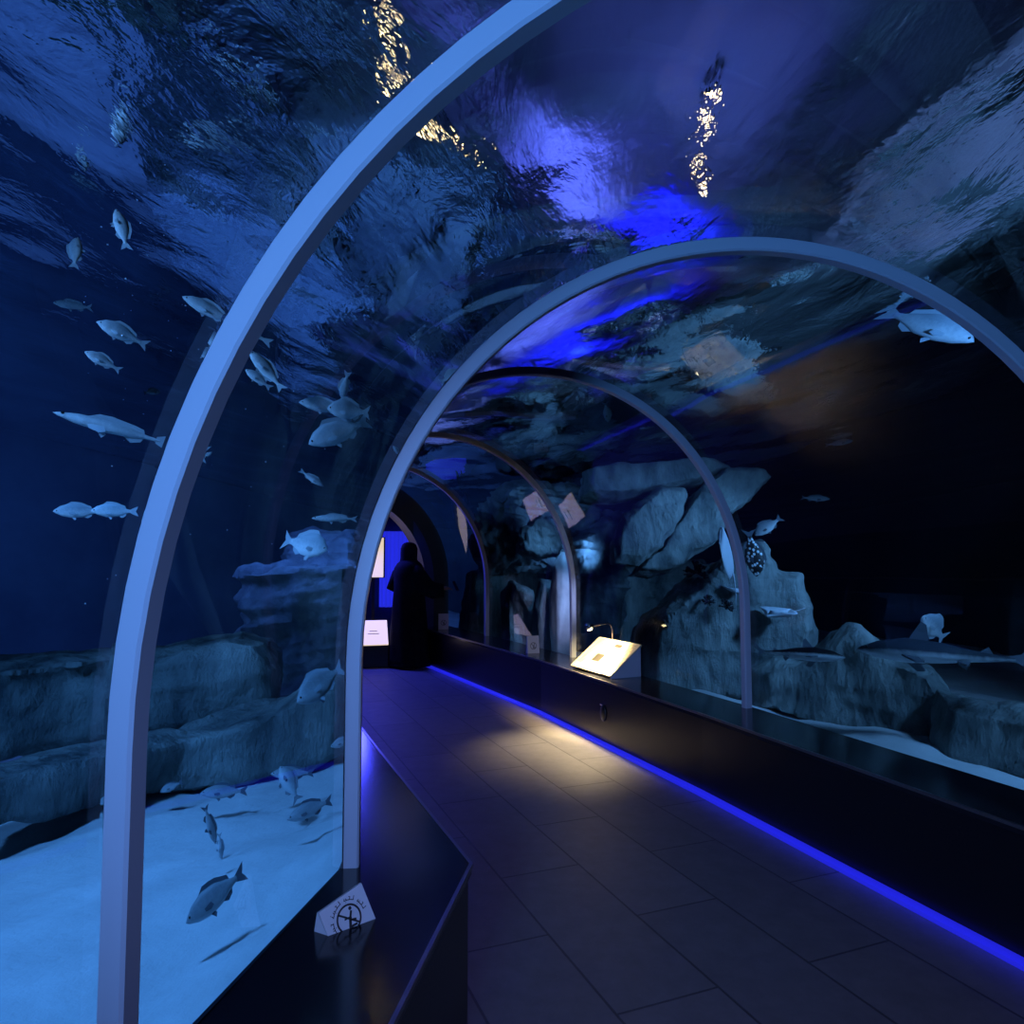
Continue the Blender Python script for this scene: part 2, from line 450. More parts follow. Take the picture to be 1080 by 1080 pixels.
# ------------------------------------------------------------------ rocks
def rock(name, poly, d, slope=0.0, x0=540, T=.6, m='rock', amp=.10, vox=None, label='', cat='rock', group=None, fr=.82, seed=0, freq=1.6):
    P = []
    for (px, py) in poly: P.append(wy(px, py, d+slope*(px-x0)))
    cen = sum(P, Vector())/len(P)
    view = Vector((cen.x, cen.y, 0)).normalized()
    bm = bmesh.new()
    def ring(off, s):
        return [bm.verts.new(cen+(p-cen)*s+view*off) for p in P]
    rs = [ring(-T/2, fr), ring(-T*.22, 1), ring(T*.22, 1), ring(T/2, fr)]
    n = len(P)
    for a, b in zip(rs, rs[1:]):
        for k in range(n): bm.faces.new((a[k], a[(k+1) % n], b[(k+1) % n], b[k]))
    bm.faces.new(rs[0][::-1]); bm.faces.new(rs[-1])
    bmesh.ops.triangulate(bm, faces=bm.faces[:])
    bmesh.ops.recalc_face_normals(bm, faces=bm.faces[:])
    for v in bm.verts: v.co -= cen
    o = obj(name, bm, M[m]); o.location = cen
    dim = max(max(p[i] for p in P)-min(p[i] for p in P) for i in range(3))
    md = o.modifiers.new('r', 'REMESH'); md.mode = 'VOXEL'; md.voxel_size = vox or max(.022, dim/80)
    dg = bpy.context.evaluated_depsgraph_get(); dg.update()
    me = bpy.data.meshes.new_from_object(o.evaluated_get(dg))
    o.modifiers.clear(); o.data = me
    me.materials.clear(); me.materials.append(M[m])
    bm = bmesh.new(); bm.from_mesh(me)
    bmesh.ops.smooth_vert(bm, verts=bm.verts[:], factor=.3, use_axis_x=True, use_axis_y=True, use_axis_z=True)
    bm.normal_update()
    sd = Vector((seed*3.7, seed*1.3, seed*7.1))
    mv = []
    for v in bm.verts:
        q = (v.co+sd)
        q2 = Vector((q.x, q.y, q.z*.75))
        # ledge-like facets: cell distance plus ridged noise
        dist, _ = noise.voronoi(q2*freq)
        f = min(.55, (dist[1]-dist[0])*1.6)-.3
        st = noise.noise(Vector((q.x*.5, q.y*.5, q.z*5.5))*freq*.6)
        f += .45*(1-2*abs(st))-.2
        f += .55*(1-2*abs(noise.noise(q2*freq*1.1)))-.2
        f += .35*noise.fractal(q2*freq*3.2, .9, 2.0, 4)
        d2, _ = noise.voronoi(q2*freq*2.7); f += .5*min(.3, d2[1]-d2[0])-.1
        mv.append(v.normal*amp*f)
    for v, w in zip(bm.verts, mv): v.co += w
    bm.to_mesh(me); bm.free(); me.shade_smooth()
    me.set_sharp_from_angle(angle=.7)
    return tag(o, label, cat, group, 'thing')
# right side
rock('flat_rock', [(612, 527), (613, 501), (640, 495), (690, 493), (745, 487), (768, 497), (740, 512), (690, 521), (650, 529)], 7.7, T=.8, amp=.04, seed=1, label='flat slate slab on top of the overhanging boulder behind the third arch')
rock('boulder', [(664, 607), (690, 586), (716, 545), (742, 512), (764, 498), (800, 498), (811, 505), (786, 529), (764, 549), (751, 573), (731, 583), (711, 599), (682, 608)], 7.6, T=.8, amp=.06, fr=.88, seed=2, label='large overhanging boulder with a pointed right tip')
rock('boulder', [(645, 596), (645, 572), (656, 551), (674, 530), (696, 517), (719, 516), (723, 528), (712, 552), (697, 576), (672, 598)], 7.3, T=.5, amp=.05, fr=.8, seed=22, label='smooth lens shaped boulder leaning on the large overhanging boulder')
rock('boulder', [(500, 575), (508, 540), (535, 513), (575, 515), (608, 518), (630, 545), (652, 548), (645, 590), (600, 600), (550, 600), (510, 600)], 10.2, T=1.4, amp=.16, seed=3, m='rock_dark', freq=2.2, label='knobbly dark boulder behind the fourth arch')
rock('boulder', [(546, 582), (550, 560), (566, 545), (580, 552), (592, 570), (584, 588), (562, 590)], 8.9, T=.5, amp=.06, seed=4, freq=3, label='small rounded pale boulder wedged under the knobbly dark boulder')
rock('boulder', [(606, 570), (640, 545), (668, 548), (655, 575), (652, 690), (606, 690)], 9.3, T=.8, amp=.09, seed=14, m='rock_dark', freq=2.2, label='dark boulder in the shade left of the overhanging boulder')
rock('upright_rock', [(528, 720), (530, 625), (540, 612), (560, 622), (562, 650), (560, 720)], 8.8, T=.5, amp=.05, seed=5, label='narrow upright rock left of the small white sign')
rock('upright_rock', [(560, 720), (564, 640), (570, 612), (582, 612), (588, 640), (590, 720)], 8.5, T=.4, amp=.04, seed=6, label='slim upright rock directly behind the small white sign')
rock('sheet_slab', [(585, 715), (580, 670), (580, 625), (584, 595), (592, 582), (603, 584), (606, 640), (606, 715)], 8.0, T=.14, amp=.012, m='pale_slab', seed=7, label='pale upright slab, in place of a bright reflected sheet, behind the fourth arch rib')  # slab standing in for a bright reflected sheet
rock('cliff_rock', [(490, 740), (495, 605), (540, 598), (600, 606), (660, 598), (740, 590), (745, 740)], 11.2, T=.9, amp=.12, seed=8, m='rock', label='shadowed rock wall behind the upright rocks')
rock('boulder', [(666, 740), (672, 665), (690, 645), (712, 625), (738, 603), (757, 590), (800, 570), (812, 603), (838, 606), (848, 642), (852, 690), (856, 740)], 6.4, T=1.1, amp=.07, seed=9, label='tall streaked rock to the right of the lamp-lit reading board')
rock('low_rock', [(790, 746), (793, 708), (815, 694), (850, 690), (880, 668), (902, 660), (912, 672), (945, 690), (985, 705), (1000, 735), (1000, 798), (900, 771), (830, 750)], 5.85, -.0058, 830, T=.6, amp=.05, seed=10, label='long low rock along the right ledge under the sharks')
rock('low_rock', [(985, 840), (990, 730), (1030, 735), (1110, 750), (1110, 930), (1040, 890)], 4.65, -.0045, 1000, T=.5, amp=.05, seed=11, label='low rock at the right edge past the long low rock')
# left side
rock('rock_block', [(-40, 800), (-40, 705), (60, 692), (120, 685), (165, 688), (210, 675), (255, 668), (287, 673), (293, 705), (290, 748), (200, 775)], 4.5, .0022, 100, T=1.0, amp=.06, seed=12, m='rock', label='broad square-ended rock block behind the nearest arch rib')
rock('rock_ledge', [(-40, 865), (-40, 812), (100, 790), (200, 768), (290, 742), (330, 722), (378, 704), (378, 784), (330, 803), (250, 820), (150, 834), (60, 850)], 3.75, .0035, 100, T=.55, amp=.045, seed=13, m='rock', label='low stepped rock ledge at the edge of the pale sand')
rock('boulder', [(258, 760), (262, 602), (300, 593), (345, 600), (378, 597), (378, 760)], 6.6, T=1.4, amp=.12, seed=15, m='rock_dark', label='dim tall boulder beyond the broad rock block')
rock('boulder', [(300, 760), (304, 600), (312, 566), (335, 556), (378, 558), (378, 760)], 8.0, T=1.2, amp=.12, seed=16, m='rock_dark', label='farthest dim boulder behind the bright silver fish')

# ------------------------------------------------------------------ fish
def lerp_prof(pr, t):
    for (a, va), (b, vb) in zip(pr, pr[1:]):
        if t <= b:
            k = (t-a)/(b-a) if b > a else 0
            k = k*k*(3-2*k)*.35+k*.65
            return va+(vb-va)*k
    return pr[-1][1]
KINDS = {
  # top / bottom half-heights and half-thickness against length; head at t=0
  'bream': dict(top=[(0, .0), (.05, .055), (.15, .13), (.32, .185), (.5, .17), (.68, .10), (.80, .045), (.86, .038)],
                bot=[(0, .0), (.05, .045), (.18, .11), (.35, .15), (.55, .135), (.70, .075), (.80, .04), (.86, .036)],
                wid=[(0, .0), (.06, .035), (.2, .07), (.4, .075), (.65, .04), (.86, .012)], tail=.15, fork=.06),
  'slim': dict(top=[(0, .0), (.05, .035), (.2, .085), (.4, .10), (.6, .08), (.78, .035), (.88, .02)],
               bot=[(0, .0), (.05, .03), (.2, .08), (.4, .095), (.6, .075), (.78, .03), (.88, .02)],
               wid=[(0, .0), (.06, .03), (.25, .06), (.5, .06), (.75, .025), (.88, .01)], tail=.11, fork=.07),
  'shark': dict(top=[(0, .0), (.04, .022), (.15, .06), (.32, .085), (.5, .07), (.7, .035), (.85, .015), (.9, .012)],
                bot=[(0, .0), (.04, .018), (.15, .045), (.32, .06), (.5, .05), (.7, .028), (.85, .013), (.9, .011)],
                wid=[(0, .0), (.04, .03), (.15, .07), (.32, .085), (.5, .07), (.7, .03), (.9, .008)], tail=.16, fork=.05),
}
def fin(bm, pts, th, mi=1, axis=1):      # a thin solid fin from an outline in the x-z plane (axis 1) with real thickness
    n = len(pts)
    a = [bm.verts.new(Vector(p)+(Vector((0, th, 0)) if axis == 1 else Vector((0, 0, th)))) for p in pts]
    b = [bm.verts.new(Vector(p)-(Vector((0, th, 0)) if axis == 1 else Vector((0, 0, th)))) for p in pts]
    for f in ([a, b[::-1]]):
        bm.faces.new(f).material_index = mi
    for k in range(n): bm.faces.new((a[k], b[k], b[(k+1) % n], a[(k+1) % n])).material_index = mi
def fish_mesh(kind, deep=1.0, bend=0.0, fins=1.0):
    K = KINDS[kind]; bm = bmesh.new(); NS, NR = 26, 14
    end = K['top'][-1][0]; rings = []
    for i in range(NS+1):
        t = end*(i/NS)**1.25
        t = max(t, .004)
        tp, bt, w = lerp_prof(K['top'], t)*deep, lerp_prof(K['bot'], t)*deep, max(.004, lerp_prof(K['wid'], t))
        r = []
        for k in range(NR):
            a = 2*PI*k/NR; z = math.cos(a)
            r.append(Vector((.5-t, w*math.sin(a), z*(tp if z > 0 else bt))))
        rings.append(r)
    loft(bm, rings)
    tl, xe = K['tail'], .5-end
    if kind == 'shark':
        fin(bm, [(xe+.05, 0, .012), (xe-.03, 0, .03), (xe-.12, 0, .13), (xe-.10, 0, .06), (xe-.055, 0, .0), (xe-.075, 0, -.06), (xe-.01, 0, -.015), (xe+.05, 0, -.01)], .005)
        fin(bm, [(.17, 0, .075), (.09, 0, .185), (.06, 0, .165), (.05, 0, .065)], .006)
        fin(bm, [(-.22, 0, .03), (-.27, 0, .06), (-.29, 0, .022)], .004)
        for s in (1, -1):
            fin(bm, [(.22, s*.06, -.02), (.13, s*.20, -.075), (.08, s*.19, -.07), (.12, s*.05, -.03)], .005, 1, 2)
            fin(bm, [(-.10, s*.03, -.035), (-.15, s*.08, -.06), (-.17, s*.03, -.032)], .004, 1, 2)
    else:
        f = K['fork']; h = .13*deep if kind == 'bream' else .10
        fin(bm, [(xe+.03, 0, .034), (xe-.03, 0, .06), (xe-tl, 0, h), (xe-tl+f*.55, 0, h*.35), (xe-tl+f, 0, 0), (xe-tl+f*.55, 0, -h*.35), (xe-tl, 0, -h), (xe-.03, 0, -.06), (xe+.03, 0, -.034)], .006)
        top = lambda t: lerp_prof(K['top'], t)*deep-.012
        bot = lambda t: -lerp_prof(K['bot'], t)*deep+.012
        if fins:
            ts = [.24, .32, .42, .52, .62, .70, .75]; hh = [.0, .055, .06, .055, .05, .045, 0]
            fin(bm, [(.5-t, 0, top(t)) for t in ts]+[(.5-t-.03, 0, top(t)+q*fins) for t, q in list(zip(ts, hh))[::-1][1:-1]], .005)
            ts = [.56, .62, .70, .75]; hh = [0, .06, .045, 0]
            fin(bm, [(.5-t, 0, bot(t)) for t in ts]+[(.5-t-.03, 0, bot(t)-q*fins) for t, q in list(zip(ts, hh))[::-1][1:-1]], .005)
        for s in (1, -1):
            w = lerp_prof(K['wid'], .3)
            fin(bm, [(.22, s*w*.9, -.02), (.10, s*(w+.055), -.005), (.07, s*(w+.05), -.045), (.12, s*(w+.02), -.065), (.20, s*w*.88, -.05)], .004, 1, 2)
            fin(bm, [(.16, s*.02, bot(.36)+.01), (.09, s*.04, bot(.4)-.07), (.06, s*.03, bot(.42)-.03), (.10, s*.02, bot(.4)+.01)], .004, 1, 1)
    if bend:
        for v in bm.verts:
            q = max(0, .15-v.co.x); v.co.y += bend*q*q
    return bm
MESH = {}
def place_fish(px, py, L, ang, d, label, kind='bream', mat=('fish', 'fin'), deep=1.0, into=0.0, roll=0.0, bend=0.0, tilt=0.0, name='fish', group=None, cat='fish', upflip=1):
    """px,py centre; L pixel length as seen; ang heading in the picture (0 right, 90 up); into: heading away (+) in degrees."""
    key = (kind, mat, deep, bend)
    if key not in MESH:
        t = obj('tmp', fish_mesh(kind, deep, bend), [M[mat[0]], M[mat[1]]]); flat_angle(t, .8)
        me = t.data; bpy.data.objects.remove(t)
        ex = .5-(.075 if kind != 'shark' else .07)
        wd = lerp_prof(KINDS[kind]['wid'], .085)*.86
        em = []
        for sd_ in (1, -1):
            be = bmesh.new(); add_ball(be, (ex, sd_*wd, .022 if kind != 'shark' else .012), .0145 if kind != 'shark' else .007, 10, (1, .5, 1))
            ee = obj('tmp', be, M['eye']); em.append(ee.data); bpy.data.objects.remove(ee)
        MESH[key] = (me, em)
    me, em = MESH[key]
    o = bpy.data.objects.new(name, me); C.objects.link(o)
    for q in em: e = bpy.data.objects.new('eye', q); C.objects.link(e); e.parent = o
    a, b = math.radians(ang), math.radians(into)
    dx, dy = math.cos(a), -math.sin(a)
    ux, uy = (-dy, dx) if dx < 0 else (dy, -dx)          # picture direction of the back
    h2 = L*math.cos(b)/2 if abs(into) < 1 else L/2
    pos = wy(px, py, d); p0, vv = bent(px, py)
    k = L/6
    qx = min(px, 335) if px < 420 else min(px, 462) if px < 480 else px
    hd = (wy(qx+dx*3, py+dy*3, d)-wy(qx-dx*3, py-dy*3, d))*k
    hd -= vv*hd.dot(vv)
    up = (wy(qx+ux*3, py+uy*3, d)-wy(qx-ux*3, py-uy*3, d))*k
    up -= vv*up.dot(vv)
    ratio = min(1.5, max(.65, up.length/hd.length))
    size = hd.length/max(.3, math.cos(b))
    hd = (hd.normalized()*math.cos(b)+vv*math.sin(b)).normalized()
    up = up*upflip
    up = (up-hd*up.dot(hd)).normalized()
    if tilt: up = up*math.cos(math.radians(tilt))+(vv-hd*vv.dot(hd)-up*vv.dot(up)).normalized()*math.sin(math.radians(tilt))
    up = Matrix.Rotation(math.radians(roll), 3, hd) @ up
    side = up.cross(hd)
    m4 = Matrix((hd, side, up)).transposed().to_4x4()
    o.matrix_world = Matrix.Translation(pos) @ m4 @ Matrix.Diagonal((size, size, size*ratio, 1))
    return tag(o, label, cat, group)
FL = 'fish swimming left of the tunnel'
place_fish(129, 239, 50, 100, 3.2, 'bright silver fish swimming straight up at the upper left', deep=.8, into=35, group=FL)
place_fish(80, 265, 40, 80, 3.4, 'fish at the left edge below the upward swimming silver fish', deep=.9, into=40, group=FL)
place_fish(130, 350, 60, 153, 3.0, 'larger of the two silver fish one above the other left of the nearest rib', group=FL)
place_fish(109, 379, 44, 150, 3.2, 'smaller fish just below the large silver fish left of the nearest rib', group=FL)
place_fish(76, 325, 44, 175, 3.9, 'thin fish at the left edge above the large silver fish', 'slim', group=FL)
place_fish(260, 346, 62, 152, 3.6, 'fish passing behind the nearest rib, its tail showing on the right', deep=.85, group=FL)
place_fish(281, 389, 58, 125, 3.4, 'plump dark-backed fish close right of the nearest rib', bend=.5, deep=.9, group=FL)
place_fish(271, 401, 34, 140, 3.7, 'small fish half hidden under the plump fish beside the rib', deep=.8, group=FL)
place_fish(342, 429, 56, 176, 3.7, 'silver fish leading the cluster, facing left', group=FL, bend=.3)
place_fish(369, 432, 50, 178, 3.55, 'silver fish overlapping the leader at the right of the cluster', group=FL)
place_fish(365, 405, 40, -105, 3.9, 'fish diving head down at the top of the cluster', deep=.7, into=30, group=FL)
place_fish(358, 456, 52, 165, 3.6, 'silver fish at the bottom of the cluster', group=FL, deep=.9)
place_fish(329, 504, 32, -42, 3.8, 'small dim fish below the cluster, heading down to the right', deep=.85, group=FL)
place_fish(354, 547, 52, 180, 3.9, 'slender blue fish just above the bright silver fish', 'slim', group=FL)
place_fish(323, 573, 48, -18, 3.6, 'bright silver fish facing right in front of the dim boulder', deep=1.1, into=-25, group=FL)
place_fish(122, 451, 132, 164, 3.3, 'long slender pale fish crossing behind the nearest rib', 'slim', ('fish', 'fin'), deep=.62, group=FL)
place_fish(212, 434, 18, 10, 5.2, 'tiny faint fish above the long slender fish', into=20, group=FL, mat=('fishd', 'find'))
place_fish(84, 538, 56, 180, 3.4, 'pale fish at the left edge overlapping its neighbour', group=FL)
place_fish(121, 537, 50, 180, 3.25, 'blue fish with its tail to the right, overlapping the pale fish at the left edge', deep=.8, group=FL)
place_fish(219, 478, 12, 40, 4.0, 'tiny fish just right of the nearest rib', group=FL)
place_fish(338, 720, 62, -142, 3.6, 'big stout snapper facing the sand beside the second rib', mat=('fishd', 'fin'), deep=1.15, into=-30, group=FL)
place_fish(473, 398, 34, 40, 4.3, 'fish peeking out behind the upper left of the second rib', deep=.9, group=FL)
place_fish(418, 474, 18, 120, 4.3, 'tiny fish behind the left side of the second rib', deep=.9, group=FL)
FS = 'fish over the pale sand'
SD = ('fishd', 'find')
place_fish(236, 834, 50, 183, 3.55, 'grey fish over the sand facing left, nearest the rock ledge', mat=SD, group=FS, deep=.9)
place_fish(308, 815, 46, 182, 3.75, 'dark-edged fish half hidden behind the round grey fish', mat=SD, group=FS, deep=.9)
place_fish(304, 826, 42, 118, 3.45, 'round grey fish with its head up over the sand', mat=SD, group=FS, deep=1.2, into=25)
place_fish(327, 854, 52, 204, 3.2, 'grey fish over the sand just below the round grey fish', mat=SD, group=FS, deep=.9)
place_fish(221, 869, 44, -74, 3.0, 'narrow dark fish seen edge-on diving to the sand', 'slim', mat=SD, group=FS, into=20)
place_fish(232, 892, 30, -85, 2.85, 'narrow pale fish below the edge-on diving fish', 'slim', group=FS, into=20)
place_fish(228, 945, 84, 222, 2.35, 'largest grey fish, nose down over the sand at the bottom', mat=SD, group=FS, deep=.85)
place_fish(180, 828, 26, 205, 3.6, 'small dark fish at the foot of the rock ledge', mat=SD, group=FS)
place_fish(362, 782, 30, 200, 4.1, 'small dark fish by the rock ledge beside the second rib', mat=SD, group=FS)
FR = 'fish right of the tunnel'
place_fish(978, 344, 125, -27, 4.3, 'large blue fish with a narrow tail under the right side of the second rib', deep=.85, group=FR, bend=.4)
place_fish(1003, 277, 60, -165, 4.6, 'fish at the right edge above the second rib', group=FR)
place_fish(640, 435, 22, -80, 6.5, 'small dark fish hanging head down under the third rib', mat=SD, into=30, group=FR)
place_fish(810, 556, 32, -160, 6.2, 'grey fish above the black spotted fish', deep=1.05, group=FR, mat=SD)
place_fish(885, 467, 30, 8, 7.5, 'faint fish in the dark water right of the mirrored board', mat=SD, group=FR)
place_fish(860, 526, 32, -8, 7.6, 'faint fish in the dark water above the sharks', 'slim', mat=SD, group=FR)
place_fish(930, 440, 32, 14, 7.8, 'faint fish in the dark water under the large blue fish', 'slim', mat=SD, group=FR)
place_fish(794, 583, 48, -80, 5.75, 'black fish with white spots behind the third rib', deep=1.25, mat=('spotted', 'find'), group=FR)
place_fish(842, 690, 96, -4, 5.0, 'dark shark with a white belly above the low rock', 'shark', ('shark', 'find'), name='shark', cat='shark', deep=1.1, tilt=14)
place_fish(990, 690, 190, 176, 4.4, 'large grey shark with a white belly at the right edge', 'shark', ('sharkg', 'find'), name='shark', cat='shark', deep=1.0, tilt=8)
place_fish(984, 662, 30, 140, 4.9, 'rounded pale fish above the large grey shark', deep=1.3, into=-55, group=FR)

# rays: flat winged bodies
def ray_mesh():
    bm = bmesh.new(); NU, NV = 18, 14
    def pt(u, v, s):                     # u along body 0..1, v -1..1 across
        w = .52*math.sin(PI*min(1, u*1.02)**.75)**.9
        x = .5-u*.85-abs(v)**1.6*.12
        y = v*w
        th = .055*max(0, 1-abs(v)**1.3)*math.sin(PI*min(1, u+.04))**.6+.004
        z = s*th+.10*abs(v)**1.7
        return Vector((x, y, z))
    g = {s: [[bm.verts.new(pt(i/NU, -1+2*j/NV, s)) for j in range(NV+1)] for i in range(NU+1)] for s in (1, -1)}
    for s in (1, -1):
        for i in range(NU):
            for j in range(NV): bm.faces.new((g[s][i][j], g[s][i+1][j], g[s][i+1][j+1], g[s][i][j+1]))
    for i in range(NU):
        for j in (0, NV): bm.faces.new((g[1][i][j], g[1][i+1][j], g[-1][i+1][j], g[-1][i][j]))
    for i in (0, NU):
        for j in range(NV): bm.faces.new((g[1][i][j], g[1][i][j+1], g[-1][i][j+1], g[-1][i][j]))
    add_tube(bm, [(-.30, 0, .01), (-.5, 0, .02), (-.8, 0, .05), (-1.05, 0, .1)], [.02, .014, .009, .004], 8)
    bmesh.ops.recalc_face_normals(bm, faces=bm.faces[:])
    return bm
def place_ray(px, py, d, size, hd, up, label):
    o = obj('ray', ray_mesh(), M['ray'])
    hd = Vector(hd).normalized(); up = Vector(up); up = (up-hd*up.dot(hd)).normalized(); side = up.cross(hd)
    o.matrix_world = Matrix.Translation(wy(px, py, d)) @ Matrix((hd, side, up)).transposed().to_4x4() @ Matrix.Scale(size, 4)
    return tag(o, label, 'ray', 'pale rays by the tall rock')
place_ray(769, 584, 5.6, .52, (-.35, -.25, .9), (-.85, .45, .2), 'pale ray rising with its underside to the glass behind the third rib')
place_ray(772, 622, 5.9, .28, (.25, -.9, -.2), (0, .1, 1), 'pale ray with raised wings below the rising ray')
place_ray(822, 647, 5.7, .36, (-.9, -.3, -.05), (0, -.12, 1), 'pale ray gliding to the rock below the black spotted fish')

# corals
def coral(px, py, d, w, label):
    bm = bmesh.new(); rnd = random.Random(int(px))
    r = w*d/F/2
    for k in range(26):
        a, b = rnd.uniform(0, 2*PI), rnd.uniform(-.5, 1.4)
        dr = Vector((math.cos(a)*math.cos(b), math.sin(a)*math.cos(b), math.sin(b)))
        add_tube(bm, [(0, 0, 0), dr*r*.6, dr*r+Vector((rnd.uniform(-.3, .3), rnd.uniform(-.3, .3), 0))*r], [r*.13, r*.10, r*.05], 5)
        add_ball(bm, dr*r*.95, r*.16, 6)
    o = obj('coral', bm, M['coral']); o.location = wy(px, py, d)
    return tag(o, label, 'coral', 'dark corals on the tall rock')
coral(747, 635, 5.82, 16, 'dark branching coral on the tall rock face, left one of a close pair')
coral(766, 640, 5.82, 18, 'dark branching coral on the tall rock face beside the third rib')
coral(734, 603, 5.95, 26, 'broad dark coral on the left shoulder of the tall rock')

# floating specks
bm = bmesh.new(); rnd = random.Random(3)
for k in range(150):
    px, py = (rnd.gauss(190, 60), rnd.gauss(210, 90)) if k < 100 else (rnd.uniform(80, 420), rnd.uniform(150, 640))
    d = rnd.uniform(2.6, 4.5)
    bmesh.ops.create_icosphere(bm, subdivisions=1, radius=rnd.choice((.0018, .0025, .004)), matrix=Matrix.Translation(wy(px, py, d)))
tag(obj('specks', bm, M['speck']), 'tiny white specks drifting in the water left of the tunnel', 'specks', None, 'stuff')

# ------------------------------------------------------------------ signs, reading board, lamp
def basis(xa, ya, za): return Matrix((xa, ya, za)).transposed()
# lamp-lit reading board: tilted board on a wedge
zb = HP+.02
bl, br = onz(602, 702, zb), onz(644, 714, zb)
xa = (br-bl); xa.z = 0; W = xa.length; xa.normalize()
nin = Vector((-xa.y, xa.x, 0)); nin = nin if nin.x < 0 else -nin      # towards the walkway
bk = -nin
tilt = math.radians(38)
ya = bk*math.cos(tilt)+Vector((0, 0, 1))*math.sin(tilt); na = xa.cross(ya)
if na.z < 0: na = -na
H_ = .40
root = empty('reading_board', (bl+br)/2-Vector((0, 0, .02)), 'cream reading board on a slanted stand, lit by the gooseneck lamp on the right ledge', 'sign')
def loc_pt(u, v, w): return xa*(u-.5)*W+ya*v*H_+na*w+Vector((0, 0, .02))
bm = bmesh.new()
add_box(bm, loc_pt(.5, .5, 0), (W, H_, .016), basis(xa, ya, na), .003); obj('board', bm, M['board'], root, False)
bm = bmesh.new()
for s in (-1, 1):
    pts = [loc_pt(.5+s*.47, .02, -.008), loc_pt(.5+s*.47, .98, -.008)]
    lowb = Vector((pts[1].x, pts[1].y, 0)); lowf = Vector((pts[0].x, pts[0].y, 0))
    a = [p+xa*.006 for p in (lowf, pts[0], pts[1], lowb)]; b = [p-xa*.006 for p in (lowf, pts[0], pts[1], lowb)]
    loft(bm, [a, b])
p0, p1 = loc_pt(.03, .97, -.01), loc_pt(.97, .97, -.01)
loft(bm, [[p0, Vector((p0.x, p0.y, 0)), Vector((p0.x, p0.y, 0))-bk*.01, p0-bk*.01], [p1, Vector((p1.x, p1.y, 0)), Vector((p1.x, p1.y, 0))-bk*.01, p1-bk*.01]])
bmesh.ops.recalc_face_normals(bm, faces=bm.faces[:]); obj('stand', bm, M['boardside'], root, False)
for (u, v, w, h) in ((.60, .83, .16, .10), (.42, .40, .19, .24)):
    bm = bmesh.new(); add_box(bm, loc_pt(u, v, .0088), (w*W, h*H_, .0015), basis(xa, ya, na))
    obj('printed_picture', bm, M['inkg'], root, False)
rnd = random.Random(5)
for blk in ((.07, 22, .2, .93), (.80, 12, .14, .93), (.30, 6, .3, .20)):
    bm = bmesh.new(); u0, n, w0, v0 = blk
    for k in range(n):
        ww = w0*rnd.uniform(.7, 1)
        add_box(bm, loc_pt(u0+ww/2, v0-k*.036, .0086), (ww*W, .0035, .001), basis(xa, ya, na))
    tag(obj('printed_text', bm, M['inkg'], root, False), kind='stuff')
# gooseneck lamp
lb = onz(655, 700, HP); lb = at(646, 684, (bl+br).y/2+.22); lb.z = HP
root = empty('gooseneck_lamp', lb, 'thin chrome gooseneck lamp with a glowing head above the cream reading board', 'lamp')
hd = at(622, 662, lb.y-.30)-lb; tp = at(645, 668, lb.y)-lb
bm = bmesh.new(); bmesh.ops.create_cone(bm, cap_ends=True, segments=20, radius1=.035, radius2=.03, depth=.015, matrix=Matrix.Translation((0, 0, .0075))); obj('base', bm, M['chrome'], root)
hz = hd.z+.012
pts = [Vector((0, 0, .01)), Vector((0, 0, hz*.55)), Vector((0, 0, hz*.8))]
dirx = Vector((hd.x, hd.y, 0)); rr_ = hz*.2
du = dirx.normalized()
for k in range(1, 7):
    a = PI/2*k/6; pts.append(Vector((0, 0, hz*.8))+du*rr_*(1-math.cos(a))+Vector((0, 0, rr_*math.sin(a))))
pts.append(Vector((hd.x, hd.y, hz))-du*.05)
bm = bmesh.new(); add_tube(bm, pts, .006, 8); obj('stem', bm, M['chrome'], root)
bm = bmesh.new(); hp_ = Vector((hd.x, hd.y, hz))
add_tube(bm, [hp_-du*.055, hp_-du*.04, hp_+du*.035, hp_+du*.045], [.008, .02, .03, .028], 14); obj('lamp_head', bm, M['chrome'], root)
bm = bmesh.new(); add_ball(bm, hp_+du*.01-Vector((0, 0, .018)), 1, 12, (.028, .028, .018)); obj('bulb', bm, M['bulb'], root)
LAMP = lb+hp_-Vector((0, 0, .06))

